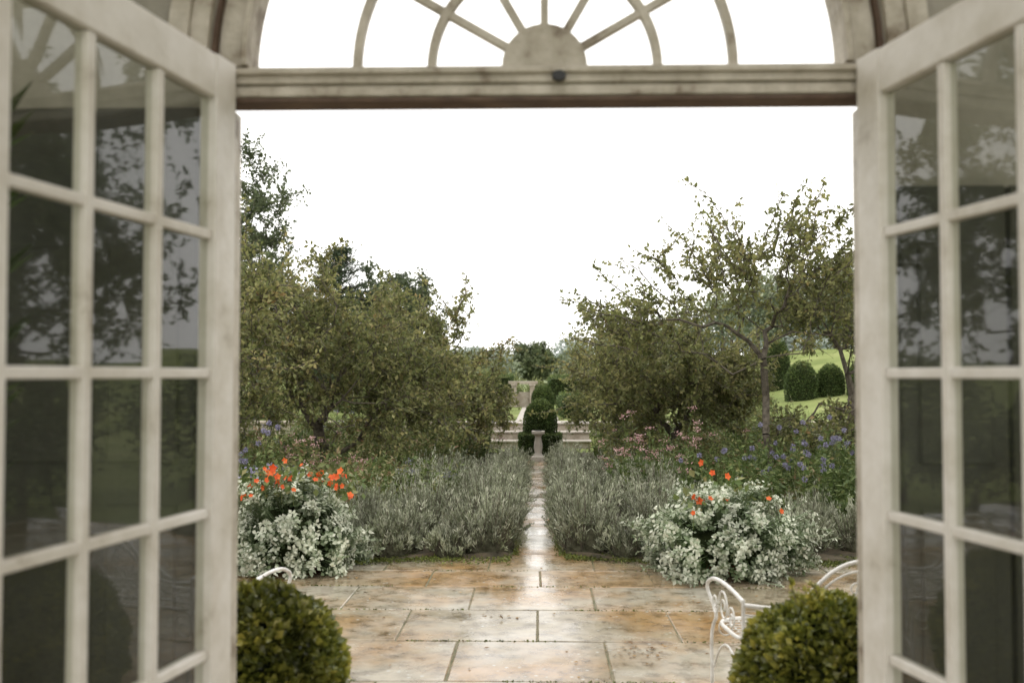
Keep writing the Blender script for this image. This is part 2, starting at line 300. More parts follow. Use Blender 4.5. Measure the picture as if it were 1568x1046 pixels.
# ------------------------------------------------------------------ foliage builders
def grow_tree(name,base,fork,blobs,n,trunkr,fmat,nl=7,ls=.055,tw=4,twl=.22,shoots=0,shl=.8,seed=0,tipr=.004,droop=.1,lw=.28,trange=(.0,1.)):
    r=np.random.default_rng(seed); base=np.array(base,float); base[2]=H(base[0],base[1])-.05; fork=np.array(fork,float)
    w=np.array([b[3]*b[4]*b[5] for b in blobs])**.8; w=w/w.sum()
    ci=r.choice(len(blobs),n,p=w); B=np.array(blobs)
    d=rdir(n,r); rad=r.uniform(0,1,n)**(1/2.6)
    lump=1+.24*np.sin(d[:,0]*8+seed)+.2*np.sin(d[:,2]*9+d[:,1]*5+seed)
    A=B[ci,:3]+d*B[ci,3:6]*(rad*lump)[:,None]
    A=A[A[:,2]>H(A[:,0],A[:,1])+.15]
    A=A[np.argsort(np.linalg.norm(A-fork,axis=1))]
    cap=5+2*len(A)+5; NA=np.zeros((cap,3)); PL=np.zeros(cap); PA=np.full(cap,-1)
    NA[0]=base
    for k in range(1,5):
        f=k/4; p=base*(1-f)+fork*f
        if k<4: p=p+r.normal(0,.04,3)*[1,1,0]*np.linalg.norm(fork-base)
        NA[k]=p; PA[k]=k-1
    c=5; PL[:4]=1.5
    for a in A:
        dist=np.linalg.norm(NA[:c]-a,axis=1)+.35*PL[:c]; b=int(np.argmin(dist)); L=np.linalg.norm(NA[b]-a)
        mid=(NA[b]+a)/2+r.normal(0,.1,3)*L+np.array([0,0,.08*L])
        NA[c]=mid;PA[c]=b;PL[c]=PL[b]+L/2; NA[c+1]=a;PA[c+1]=c;PL[c+1]=PL[b]+L; c+=2
    cnt=np.zeros(c)
    for k in range(c-1,0,-1): cnt[k]=max(cnt[k],1); cnt[PA[k]]+=cnt[k]
    R=tipr*cnt**.5; sc=trunkr/(tipr*cnt[1]**.5); R=R*np.where(cnt>8,sc**((np.log(cnt)-np.log(8))/(np.log(cnt[1])-np.log(8)+1e-6)).clip(0,1),1)
    R[0]=trunkr*1.3
    g=Geo(); k=np.arange(1,c); p=PA[k]
    segs(g,NA[p],NA[k],np.minimum(R[p],R[k]*1.35),R[k],6,0)
    term=k[cnt[k]<4]
    T0=np.repeat(NA[term],tw,axis=0); tt=np.repeat(r.uniform(0,1,len(term)),tw)
    out=unit(NA[term]-B[:,:3].mean(0)); D=unit(rdir(len(T0),r)+np.repeat(out,tw,axis=0)*.5+[0,0,.25])
    L=r.uniform(.4,1.3,len(T0))*twl
    mid=T0+D*L[:,None]*.5+r.normal(0,.02,T0.shape); T1=T0+D*L[:,None]+np.array([0,0,-droop])*L[:,None]
    segs(g,T0,mid,tipr*.8,tipr*.6,3,0); segs(g,mid,T1,tipr*.6,tipr*.35,3,0)
    def put(S0,S1,m,tv,lsz):
        q=len(S0); f=r.uniform(0.05,1.05,(q,m)); P=(S0[:,None]+(S1-S0)[:,None]*f[...,None]).reshape(-1,3)
        P=P+r.normal(0,.012,P.shape); DD=unit(np.repeat(unit(S1-S0),m,axis=0)*.5+rdir(len(P),r)+[0,0,-.15])
        t=np.clip(np.repeat(tv,m)*.45+r.uniform(0,.55,len(P)),0,1); t=trange[0]+t*(trange[1]-trange[0])
        s=lsz*r.uniform(.6,1.25,len(P))
        leaves(g,P,DD,rdir(len(P),r)+[0,0,.8],s,s*lw,1,t,fold=r.uniform(.1,.6))
    put(T0,T1,nl,tt,ls)
    if shoots:
        top=np.argsort(-(NA[:c,2]+.45*np.linalg.norm(NA[:c,:2]-fork[:2],axis=1)+r.normal(0,.25,c)))[:shoots*2:2]
        for b in top:
            o=unit(NA[b]-fork); d=unit(o*[.9,.9,.2]+[0,0,.6]+r.normal(0,.3,3)); Ls=shl*r.uniform(.35,1.25); m=8
            pts=[NA[b]]
            for q in range(m): d=unit(d+r.normal(0,.17,3)+np.array([o[0],o[1],-.15])*.12); pts.append(pts[-1]+d*Ls/m)
            pts=np.array(pts); tube(g,pts,np.linspace(.009,.003,m+1),4,0)
            tv=r.uniform(.2,1); put(pts[:-1],pts[1:],3,np.full(m,tv),ls*1.1)
            for q in range(1,m):
                s1=pts[q]+unit(d+rdir(1,r)[0]*1.1)*r.uniform(.06,.24); segs(g,[pts[q]],[s1],.004,.002,3,0); put(pts[q][None],s1[None],5,np.array([tv]),ls)
    return g.build(name,[M_bark,fmat])

def leafy_shape(name,P,N,fmat,size,parent=None,core=None,jit=.6,lw=.35,g=None,tint=None):
    own=g is None
    if own: g=Geo()
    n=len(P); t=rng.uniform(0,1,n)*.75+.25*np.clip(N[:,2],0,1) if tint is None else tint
    s=size*rng.uniform(.6,1.3,n)
    leaves(g,P-N*s[:,None]*.2,unit(N*.7+rdir(n)*jit),rdir(n)+[0,0,.7],s,s*lw,0,t)
    if core: core(g)
    if own: return g.build(name,[fmat,M_core],parent=parent)
def fib(n):
    z=rng.uniform(-1,1,n); th=rng.uniform(0,2*PI,n); s=np.sqrt(1-z*z); return np.stack([s*np.cos(th),s*np.sin(th),z],1)

for s,cx,cy,cz,R in ((-1,-1.00,3.5,.50,.32),(1,1.01,3.5,.455,.33)):
    e=empty('potted_box_ball'); d=fib(15000); lump=1+.035*np.sin(d[:,0]*9+s)*np.sin(d[:,1]*8)+.025*np.sin(d[:,2]*13)
    rr=R*lump*(1-np.abs(rng.normal(0,.055,len(d))))
    P=np.array([cx,cy,cz])+d*rr[:,None]
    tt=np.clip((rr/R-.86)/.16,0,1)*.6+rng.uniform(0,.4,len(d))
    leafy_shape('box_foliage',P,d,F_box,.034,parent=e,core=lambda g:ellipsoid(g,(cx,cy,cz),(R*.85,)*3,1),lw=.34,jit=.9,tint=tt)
    g=Geo(); lathe(g,[(.001,.02),(.13,.022),(.17,.2),(.19,.205),(.19,.25),(.165,.252),(.16,.22),(.001,.22)],cx,cy,.0); g.build('terracotta_pot',[M_terra],parent=e,smooth=False)
g=Geo()
for _ in range(5):
    b=np.array([.93+rng.normal(0,.06),3.45,.77]); tpt=b+[rng.normal(0,.03),0,rng.uniform(.04,.1)]
    segs(g,[b],[tpt],.002,.001,3,1); P=b+(tpt-b)*rng.uniform(0,1,(14,1)); leaves(g,P,rdir(14)+[0,0,.8],rdir(14),.025,.008,0,rng.uniform(.6,1,14))
g.build('box_sprigs',[F_box,M_bark],parent=e)

def lavender(g,cx,cy,r,h,z0=.03,n=170,den=1.0):
    rb=np.random.default_rng(int(abs(cx*917+cy*131))+5)
    n=int(n*den*(r/.36)**1.3); th=rb.uniform(0,2*PI,n); q=np.sqrt(rb.uniform(0,1,n)); 
    lum=1+.22*np.sin(3*th+cx*5)+.13*np.sin(7*th+cy)+.08*np.sin(11*th+cx)
    th=th+.13*np.sin(9*th+cy*3)
    bx=cx+np.cos(th)*q*r*.5; by=cy+np.sin(th)*q*r*.5
    hh=h*np.sqrt(np.clip(1-(q*.97)**2,.015,1))*lum*rb.uniform(.72,1.12,n)
    tp=np.stack([cx+np.cos(th)*q*r*lum,cy+np.sin(th)*q*r*lum,z0+hh],1); b=np.stack([bx,by,np.full(n,z0)],1)
    segs(g,b,tp,.004,.0018,3,1)
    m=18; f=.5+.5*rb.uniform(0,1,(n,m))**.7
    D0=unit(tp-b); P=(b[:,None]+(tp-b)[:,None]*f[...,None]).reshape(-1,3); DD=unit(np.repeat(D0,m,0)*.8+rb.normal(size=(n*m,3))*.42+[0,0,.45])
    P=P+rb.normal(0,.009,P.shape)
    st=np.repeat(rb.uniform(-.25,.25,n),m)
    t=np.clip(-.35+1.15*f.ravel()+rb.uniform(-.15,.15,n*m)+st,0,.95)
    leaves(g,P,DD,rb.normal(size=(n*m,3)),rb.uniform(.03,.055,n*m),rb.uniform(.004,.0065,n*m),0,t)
    k=rb.uniform(size=n)<.3; s0=tp[k]; s1=s0+unit(D0[k]+[0,0,.6]+rb.normal(0,.15,(k.sum(),3)))*rb.uniform(.05,.14,(k.sum(),1))
    segs(g,s0,s1,.0013,.001,3,0,.6); q=len(s0)
    P=np.repeat(s1,6,0)-np.repeat(unit(s1-s0),6,0)*rb.uniform(0,.035,(q*6,1)); leaves(g,P,rb.normal(size=(q*6,3))+[0,0,1],rb.normal(size=(q*6,3)),.013,.004,0,rb.choice([.35,.55,.8,1.],q*6,p=[.3,.35,.3,.05]))
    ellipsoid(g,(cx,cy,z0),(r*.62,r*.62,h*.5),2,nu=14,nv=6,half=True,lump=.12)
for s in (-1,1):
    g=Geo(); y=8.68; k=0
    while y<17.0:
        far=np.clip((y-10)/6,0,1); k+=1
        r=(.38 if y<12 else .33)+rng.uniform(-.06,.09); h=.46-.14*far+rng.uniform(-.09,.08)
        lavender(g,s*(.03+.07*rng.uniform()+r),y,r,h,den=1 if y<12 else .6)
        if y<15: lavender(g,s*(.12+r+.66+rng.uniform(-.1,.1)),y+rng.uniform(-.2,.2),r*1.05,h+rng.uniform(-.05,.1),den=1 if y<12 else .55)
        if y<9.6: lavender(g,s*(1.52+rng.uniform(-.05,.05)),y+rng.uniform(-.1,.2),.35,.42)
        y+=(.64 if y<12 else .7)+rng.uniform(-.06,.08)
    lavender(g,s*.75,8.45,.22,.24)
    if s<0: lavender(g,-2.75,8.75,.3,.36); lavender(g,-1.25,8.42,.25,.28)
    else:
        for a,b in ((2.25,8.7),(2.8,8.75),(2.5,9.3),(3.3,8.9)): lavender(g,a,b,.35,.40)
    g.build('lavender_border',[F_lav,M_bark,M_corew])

def silver(cx,cy,r,h,fc,seed,purple=0):
    e=empty('silver_leaf_shrub'); rb=np.random.default_rng(seed)
    g=Geo(); n=1050; z=rb.uniform(-.4,1,n); th=rb.uniform(0,2*PI,n); zc=np.clip(z,0,1); s=np.sqrt(1-zc**2)
    d=np.stack([s*np.cos(th),s*np.sin(th),zc],1)
    cl=unit(np.stack([rb.normal(size=80),rb.normal(size=80),np.abs(rb.normal(size=80))],1)); cr=rb.uniform(.78,1.2,80)
    a=np.argmax(d@cl.T,axis=1); d=unit(d*.66+cl[a]*.34); zc=d[:,2]
    lum=cr[a]*(1+.08*np.sin(th*3+seed)-.5*(1-(d*cl[a]).sum(1)))
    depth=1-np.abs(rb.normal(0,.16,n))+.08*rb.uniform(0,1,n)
    O=np.array([cx,cy,.17]); P=O+d*np.array([r,r,h-.17])*(lum*depth)[:,None]; P[:,2]=np.maximum(P[:,2]+np.minimum(z,0)*.42,.04)
    N=unit(d/np.array([r,r,h])); N=unit(N+rb.normal(0,.3,N.shape)+[0,0,.1])
    segs(g,O+(P-O)*.5,P,.0045,.0025,3,0,.3)
    m=14; C=np.repeat(P,m,0); NN=np.repeat(N,m,0); back=rb.uniform(0,.13,n*m)*(np.arange(n*m)%m>3)
    off=rb.normal(size=(n*m,3)); off=unit(off-NN*(off*NN).sum(1,keepdims=True))
    P0=C-NN*back[:,None]+off*rb.uniform(.002,.02,(n*m,1)); DD=unit(off+NN*rb.uniform(-.2,.6,(n*m,1))+[0,0,-.1])
    sz=rb.uniform(.02,.043,n*m)*(1+back*2)
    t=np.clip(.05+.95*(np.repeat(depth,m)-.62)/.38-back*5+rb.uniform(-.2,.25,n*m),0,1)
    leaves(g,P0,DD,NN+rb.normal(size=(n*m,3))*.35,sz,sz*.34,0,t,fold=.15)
    k=rb.choice(n,130); tip=P[k]+(N[k]*[1,1,.4]+[0,0,.0])*rb.uniform(.06,.2,(130,1)); tip[:,2]=np.maximum(tip[:,2],.04); segs(g,P[k],tip,.003,.002,3,0,.6)
    for q in range(10):
        PP=P[k]+(tip-P[k])*rb.uniform(.1,1,(130,1)); leaves(g,PP,rb.normal(size=(130,3))+N[k],rb.normal(size=(130,3))+[0,0,1],rb.uniform(.02,.04,130),.010,0,rb.uniform(.3,1,130))
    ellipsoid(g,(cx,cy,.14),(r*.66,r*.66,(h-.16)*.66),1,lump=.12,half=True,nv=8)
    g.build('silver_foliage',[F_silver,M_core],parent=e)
    g=Geo(); lathe(g,[(.001,.02),(.18,.025),(.24,.2),(.27,.21),(.27,.26),(.25,.26),(.24,.2),(.001,.2)],cx,cy); g.build('terracotta_pot',[M_terra],parent=e)
    g=Geo()
    for (fx,fz,sp,cnt) in fc:
        C=np.array([cx+fx,cy-.18,fz]); m=cnt
        PP=C+rb.normal(size=(m*5,3))*[sp,.13,sp*.32]; leaves(g,PP,rb.normal(size=(m*5,3))+[0,-.3,.4],rb.normal(size=(m*5,3))*.5+[0,-.4,1],rb.uniform(.04,.08,m*5),rb.uniform(.018,.032,m*5),1,rb.uniform(.35,.85,m*5))
        F0=C+rb.normal(size=(m,3))*[sp,.12,sp*.45]+[0,-.1,.03]
        for c in F0:
            ax=unit(np.array([rb.normal(0,.7),-.9,.5+rb.normal(0,.5)])); a_=unit(np.cross(ax,[0,0,1.])); b_=np.cross(ax,a_); r0=rb.uniform(.02,.038); ph=rb.uniform(0,6)
            an=ph+np.arange(5)*2*PI/5; D=np.cos(an)[:,None]*a_+np.sin(an)[:,None]*b_
            leaves(g,np.repeat(c[None],5,0),D+ax*.35,np.repeat(ax[None],5,0),r0,r0*.46,0,rb.uniform(0,1,5))
            segs(g,[c-ax*.002],[c-[0,0,.12]],.002,.002,3,1,.6)
    if purple:
        C=np.array([cx-.25,cy,h+.03]); m=80; PP=C+rb.normal(size=(m,3))*[.13,.1,.03]; leaves(g,PP,rb.normal(size=(m,3))+[0,0,.5],rb.normal(size=(m,3)),.03,.011,2,rb.uniform(0,1,m))
        m=130; PP=C+rb.normal(size=(m,3))*[.28,.1,.04]+[.1,0,-.05]; leaves(g,PP,rb.normal(size=(m,3))+[0,0,.5],rb.normal(size=(m,3))+[0,0,1],.06,.02,1,rb.uniform(.4,.85,m))
    g.build('nasturtium_flowers',[F_orange,F_peren,F_purple],parent=e)
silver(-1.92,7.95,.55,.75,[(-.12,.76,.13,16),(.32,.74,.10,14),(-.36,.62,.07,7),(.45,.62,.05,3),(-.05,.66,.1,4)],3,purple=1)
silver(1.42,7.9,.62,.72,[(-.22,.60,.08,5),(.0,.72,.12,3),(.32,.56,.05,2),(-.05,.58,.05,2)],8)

def perennial(g,cx,cy,r,h,n,t0,t1,L=.09,W=.02,fl=None,rb=None,lean=.3,fp=.3):
    z0=float(H(cx,cy)); th=rb.uniform(0,2*PI,n); q=np.sqrt(rb.uniform(0,1,n))*r
    b=np.stack([cx+np.cos(th)*q,cy+np.sin(th)*q,np.full(n,z0)],1); hh=h*rb.uniform(.55,1.1,n)
    tp=b+np.stack([np.cos(th)*lean*q/r*h,np.sin(th)*lean*q/r*h,hh],1)+rb.normal(0,.05,(n,3))
    segs(g,b,tp,.004,.002,3,0,t0*.5+t1*.4); m=18
    f=.2+.78*rb.uniform(0,1,(n,m)); P=(b[:,None]+(tp-b)[:,None]*f[...,None]).reshape(-1,3); 
    D=rb.normal(size=(n*m,3))*[1,1,.5]+[0,0,.4]; s=L*rb.uniform(.5,1.2,n*m)*(1.25-.6*f.ravel())
    leaves(g,P,D,rb.normal(size=(n*m,3))*.5+[0,0,1],s,s*W/L,0,np.clip(rb.uniform(t0,t1,n*m),0,1))
    if fl=='thistle':
        k=tp[(rb.uniform(size=n)<.26)&(hh>.75*h)]; k=k+[0,0,.07]; segs(g,k-[0,0,.1],k,.002,.002,3,0,.5); c=len(k); m=60; d=unit(rb.normal(size=(c*m,3))); P=np.repeat(k,m,0)+d*.006
        leaves(g,P,d,rb.normal(size=(c*m,3)),.028,.004,1,rb.uniform(0,1,c*m))
    if fl in('pink','purple'):
        mm=2 if fl=='pink' else 1
        k=tp[rb.uniform(size=n)<fp]; c=len(k); m=26; P=np.repeat(k,m,0)+rb.normal(size=(c*m,3))*[.03,.03,.014]
        leaves(g,P,rb.normal(size=(c*m,3))+[0,0,.8],rb.normal(size=(c*m,3)),.02,.007,mm,rb.uniform(0,1,c*m))
for s in (-1,1):
    rb=np.random.default_rng(40+s); g=Geo()
    for k in range(90):
        y=rb.uniform(9.6,19.5); x=s*rb.uniform(1.6 if y<15 else .9,4.5)
        hh=rb.uniform(.4,.75)+.12*(abs(x)>2.4)
        if s<0 and y<10.6: hh*=.8
        ty=rb.choice(['green','green','rust','pale']) if s>0 else rb.choice(['green','rust','rust','pale'])
        t0,t1={'green':(.1,.7),'rust':(.5,1.),'pale':(.35,.88)}[ty]
        fl=None
        if s>0 and x>2.0 and y<12.5: fl='thistle' if rb.uniform()<.6 else None
        if s<0 and rb.uniform()<.2: fl=rb.choice(['purple','pink'])
        if rb.uniform()<.05: fl='pink'
        perennial(g,x,y,rb.uniform(.22,.38),hh,30,t0,t1,L=rb.uniform(.07,.13),W=.022,fl=fl,rb=rb)
    if s>0:
        perennial(g,1.2,10.9,.28,.90,54,.2,.75,fl='pink',rb=rb,fp=.5); perennial(g,1.32,11.3,.2,1.05,26,.2,.7,fl='pink',rb=rb,fp=.6)
        for a in ((2.3,10.3,.85),(3.0,9.9,.85),(2.95,10.6,.92),(3.5,10.2,.9),(2.6,9.6,.7)): perennial(g,a[0],a[1],.3,a[2],40,.1,.7,fl='thistle',rb=rb)
        perennial(g,1.8,9.7,.3,.72,50,.2,.8,rb=rb)
    else:
        perennial(g,-2.75,9.3,.3,.9,44,.1,.7,fl='thistle',rb=rb); perennial(g,-3.0,9.0,.3,.8,44,.1,.7,fl='thistle',rb=rb); perennial(g,-1.5,10.2,.35,.62,60,.3,.9,rb=rb); perennial(g,-2.0,9.9,.3,.68,60,.5,1.,rb=rb); perennial(g,-1.15,11.,.3,.58,60,.3,.8,fl='purple',rb=rb)
        perennial(g,-2.4,10.6,.35,.85,50,.6,1.,fl='pink',rb=rb); perennial(g,-2.0,10.8,.35,.8,50,.6,1.,rb=rb)
    g.build('perennial_border',[F_peren,F_purple,F_pink])

# ------------------------------------------------------------------ trees
grow_tree('apple_tree',(-2.9,13,0),(-2.85,13,.7),[(-2.9,13,1.85,1.35,1.1,1.05),(-1.85,12.9,1.3,1.0,1.0,.8),(-3.7,13.4,2.35,.9,.9,.85)],500,.08,F_apple,nl=7,ls=.066,tw=5,twl=.25,shoots=70,shl=.65,seed=1)
grow_tree('apple_tree',(-1.5,16.8,0),(-1.5,16.8,.7),[(-1.45,16.8,1.35,.95,1.1,.85),(-2.3,16.5,1.9,.9,1,.85),(-.95,16.6,1.0,.45,.7,.5)],330,.07,F_apple,nl=6,ls=.07,tw=5,twl=.26,shoots=95,shl=1.1,seed=2,trange=(.1,1))
grow_tree('apple_tree',(-3.9,10.6,0),(-3.9,10.6,.7),[(-3.9,10.7,1.5,1.15,1,.95)],260,.07,F_apple,nl=7,ls=.062,tw=5,twl=.23,shoots=26,shl=.6,seed=3)
grow_tree('apple_tree',(2.75,12,0),(2.70,12,1.75),[(1.75,12,2.15,1.2,.9,.5),(2.4,12,2.65,1.1,.8,.6),(3.5,12,2.4,.9,.8,.65),(3.1,11.8,2.85,.9,.7,.45),(1.2,12,2.0,.5,.6,.4)],165,.045,F_apple2,nl=6,ls=.066,tw=3,twl=.26,shoots=95,shl=.8,seed=4,trange=(.15,.95),tipr=.004)
grow_tree('apple_tree',(1.9,14.2,0),(1.9,14.2,.7),[(1.65,14,1.3,1.15,1.1,.9),(2.5,14,1.35,.75,1.0,.62)],360,.07,F_apple,nl=7,ls=.066,tw=5,twl=.26,shoots=75,shl=.8,seed=5,trange=(.1,.95))
grow_tree('apple_tree',(3.95,12.6,0),(3.95,12.6,1.3),[(3.55,12.4,.9,.9,.8,.33),(3.75,12.8,2.35,.75,.8,.42),(4.6,13,2.2,.6,.9,.6)],230,.06,F_apple,nl=7,ls=.065,tw=4,twl=.25,shoots=18,shl=.5,seed=6)
grow_tree('apple_tree',(1.45,18,0),(1.45,18,.7),[(1.45,18,1.25,.85,1,.7)],190,.06,F_apple2,nl=6,ls=.07,tw=5,twl=.26,shoots=44,shl=.85,seed=7)
grow_tree('birch_tree',(-7.6,25,0),(-7.5,25,2.2),[(-7.2,25,4.7,1.2,1.1,2.1),(-7.8,25,3,1.6,1.2,1.4)],340,.12,F_bg,nl=7,ls=.10,tw=5,twl=.38,shoots=34,shl=.9,seed=10)
def conifer(name,x,y,h,r,seed):
    rb=np.random.default_rng(seed); z0=float(H(x,y)); g=Geo(); segs(g,[[x,y,z0]],[[x,y,z0+h]],.18,.02,7,0)
    n=150
    for k in range(n):
        f=(k+.5)/n; z=z0+h*(.12+.88*f); a=rb.uniform(0,2*PI); L=r*(1-f)**.75*rb.uniform(.6,1.1)+.12
        d=np.array([math.cos(a),math.sin(a),.12]); m=6; pts=np.array([[x,y,z]+d*L*q/m+np.array([0,0,.12*L*(q/m)**2]) for q in range(m+1)])
        tube(g,pts,np.linspace(.03,.008,m+1),4,0); c=70
        P=pts[0]+(pts[-1]-pts[0])*rb.uniform(.1,1,(c,1))+rb.normal(size=(c,3))*[.12,.12,.05]; leaves(g,P,d+rb.normal(size=(c,3))*.7,rb.normal(size=(c,3))+[0,0,1.5],rb.uniform(.08,.16,c),.022,1,rb.uniform(0,1,c))
    g.build(name,[M_bark,F_conifer])
conifer('cedar_tree',-6.0,30,4.9,2.2,1)
grow_tree('oak_tree',(-4.6,31,0),(-4.6,31,1.6),[(-4.5,31,3.2,1.6,1.6,1.4),(-6.6,31,2.4,1.6,1.6,1.4)],380,.2,F_bg,nl=9,ls=.13,tw=5,twl=.42,seed=11,trange=(0,.6))
grow_tree('lime_tree',(0.0,90,0),(0,90,1.8),[(-.1,90,2.6,1.9,1.9,1.5)],240,.15,F_bg,nl=10,ls=.28,tw=5,twl=.5,seed=13,trange=(.2,1))
grow_tree('oak_tree',(12,13,0),(12,13,2),[(12,13,4.0,2.8,2.8,2.6)],300,.22,F_bg,nl=8,ls=.15,tw=5,twl=.5,shoots=20,shl=1,seed=14)
grow_tree('oak_tree',(-12,12,0),(-12,12,2),[(-12,12,4.2,2.8,2.8,2.6)],300,.22,F_bg,nl=8,ls=.15,tw=5,twl=.5,shoots=20,shl=1,seed=16)
grow_tree('oak_tree',(8.2,8,0),(8.2,8,1.5),[(8.2,8,2.7,1.6,1.6,1.5)],240,.18,F_bg,nl=8,ls=.10,tw=5,twl=.4,shoots=20,shl=.8,seed=17)
def woodland(name,pts,mat,seed,ls=.4,den=900):
    rb=np.random.default_rng(seed); g=Geo()
    for (x,y,r,h) in pts:
        z0=float(H(x,y)); segs(g,[[x,y,z0-.2]],[[x,y,z0+h*.6]],r*.08,r*.04,5,1)
        nb=8
        for b in range(nb):
            c=np.array([x,y,z0+h*.52])+unit(rb.normal(size=3))*[r*.55,r*.55,h*.28]*rb.uniform(.5,1); rr=np.array([r*.55,r*.55,h*.3])*rb.uniform(.7,1.15)
            n=den//nb; d=unit(rb.normal(size=(n,3))); P=c+d*rr*(rb.uniform(.5,1.05,(n,1)))
            P[:,2]=np.maximum(P[:,2],z0+.02)
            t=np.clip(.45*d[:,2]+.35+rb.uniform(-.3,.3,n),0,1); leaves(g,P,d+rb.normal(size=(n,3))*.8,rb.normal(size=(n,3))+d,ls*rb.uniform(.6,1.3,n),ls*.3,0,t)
    g.build(name,[mat,M_bark])
rb=np.random.default_rng(5)
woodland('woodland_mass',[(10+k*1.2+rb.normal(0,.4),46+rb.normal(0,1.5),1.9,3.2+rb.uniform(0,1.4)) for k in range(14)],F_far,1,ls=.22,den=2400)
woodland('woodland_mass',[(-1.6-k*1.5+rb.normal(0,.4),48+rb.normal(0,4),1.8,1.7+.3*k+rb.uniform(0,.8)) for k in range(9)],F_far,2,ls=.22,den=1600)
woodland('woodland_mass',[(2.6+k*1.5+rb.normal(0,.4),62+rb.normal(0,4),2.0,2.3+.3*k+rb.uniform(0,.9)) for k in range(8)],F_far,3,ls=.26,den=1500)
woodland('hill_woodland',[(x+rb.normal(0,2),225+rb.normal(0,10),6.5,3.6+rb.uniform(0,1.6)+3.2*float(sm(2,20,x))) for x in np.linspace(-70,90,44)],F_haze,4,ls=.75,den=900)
woodland('garden_shrub_mass',[(s*(1.5+rb.uniform(0,.2)+k*.75),23.6+rb.uniform(0,3),.6,(.75+rb.uniform(0,.5))*(.6 if s>0 and k>3 else 1)) for s in (-1,1) for k in range(9 if s<0 else 6)],F_shrub,6,ls=.075,den=1500)
woodland('garden_shrub_mass',[(s*(1.0+k*.9)+.0,38.5+rb.uniform(0,3),.8,1.0+rb.uniform(0,.45)+.1*k) for s in (-1,1) for k in range(7)]+[(0,41,.8,.9)],F_shrub,7,ls=.1,den=1200)
woodland('garden_shrub_mass',[(s*(1.35+k*.55+rb.uniform(0,.1)),20.6+rb.uniform(0,.7),.42,.42+rb.uniform(0,.2)+.08*k) for s in (-1,1) for k in range(7)],F_shrub,9,ls=.06,den=1100)
woodland('added_side_shrubbery',[(s*(6.3+rb.uniform(-.3,.6)),3.2+k*1.05,.95,1.5+rb.uniform(0,.8)) for s in (-1,1) for k in range(9)],F_bg,8,ls=.085,den=1800)  # shrubs added at the sides to darken reflections in the door glass

# ------------------------------------------------------------------ topiary, steps, sundial, far stonework
def dome(name,cx,cy,z0,r,h,n=7000,ls=.03,base=None):
    e=empty(name)
    u=rng.uniform(0,1,n); th=rng.uniform(0,2*PI,n); hs=h*.45
    z=np.where(u<.4,u/.4*hs,0); cz=rng.uniform(0,1,n); up=u>=.4; s=np.sqrt(1-cz**2)
    x=np.where(up,s,1)*np.cos(th); y=np.where(up,s,1)*np.sin(th); zz=np.where(up,hs+cz*(h-hs),z)
    wob=1+.03*np.sin(th*4+zz*6)+rng.normal(0,.015,n)
    P=np.stack([cx+x*r*wob,cy+y*r*wob,z0+zz*wob],1); N=unit(np.stack([x,y,np.where(up,cz,0)],1))
    leafy_shape('clipped_foliage',P,N,F_yew,ls,parent=e,core=lambda g:(lathe(g,[(r*.93,0),(r*.93,hs),(r*.8,hs+(h-hs)*.55),(r*.5,hs+(h-hs)*.82),(.001,h*.95)],cx,cy,z0,m=1,t=.2)))
    if base:
        bw,bh=base; m=9000; f=rng.integers(0,5,m); a=rng.uniform(-1,1,m); b=rng.uniform(-1,1,m)
        P=np.zeros((m,3)); N=np.zeros((m,3))
        for k,(ax,sg) in enumerate(((0,1),(0,-1),(1,1),(1,-1))):
            q=f==k; P[q,ax]=sg*bw; P[q,1-ax]=a[q]*bw; P[q,2]=(b[q]*.5+.5)*bh; N[q,ax]=sg
        q=f==4; P[q,0]=a[q]*bw; P[q,1]=b[q]*bw; P[q,2]=bh; N[q,2]=1
        P+=rng.normal(0,.012,P.shape); P+=[cx,cy,0]
        leafy_shape('box_hedge_base',P,N,F_yew,ls,parent=e,core=lambda g:box(g,cx-bw*.95,cx+bw*.95,cy-bw*.95,cy+bw*.95,0,bh*.96,1))
dome('clipped_topiary_dome',.05,19.3,.30,.31,.78,base=(.39,.42))
dome('clipped_topiary_dome',.16,31,.5,.33,.72,n=4000,ls=.04)
for x,y,r,h in ((7.75,29.5,.46,1.15),(8.6,29.5,.38,.95),(9.35,29,.4,1.0),(7.9,33,.4,1.7),(10.2,30,.5,1.1),(2.6,30,.35,.8),(-2.4,30,.35,.8)):
    dome('clipped_topiary_dome',x,y,float(H(x,y))-.05,r,h,n=4000,ls=.045)
def hedge(name,x0,x1,y0,y1,h,n=9000,ls=.05):
    z0=float(H((x0+x1)/2,(y0+y1)/2)); g=Geo(); xx=rng.uniform(x0,x1,n); yy=rng.uniform(y0,y1,n); zz=rng.uniform(0,h,n); f=rng.integers(0,3,n)
    yy=np.where(f==0,y0,yy); zz=np.where(f==1,h,zz); side=rng.uniform(size=n)<.5; xx=np.where(f==2,np.where(side,x0,x1),xx)
    N=np.stack([np.where(f==2,np.where(side,-1,1),0),np.where(f==0,-1,0),np.where(f==1,1,0)],1).astype(float)
    P=np.stack([xx,yy,z0+zz],1)+rng.normal(0,.04,(n,3))+ (0.06*np.sin(xx*3+yy))[:,None]*[0,0,1]
    leafy_shape('x',P,N,F_yew,ls,g=g); box(g,x0+.05,x1-.05,y0+.05,y1-.05,z0-.05,z0+h-.04,1); g.build(name,[F_yew,M_core])
hedge('clipped_hedge',-7,-.95,36,37,1.0); hedge('clipped_hedge',.45,5.5,36,37,.95); hedge('clipped_hedge',.6,1.3,24.5,29,.5,5000); hedge('clipped_hedge',-1.9,-1.3,24.5,29,.4,5000)
e=empty('stone_steps')
M_step=noise_mat('pale_step_stone',[(.3,(.26,.23,.19)),(.6,(.42,.38,.33))],scale=4,rough=(.5,.8),bump=.4)
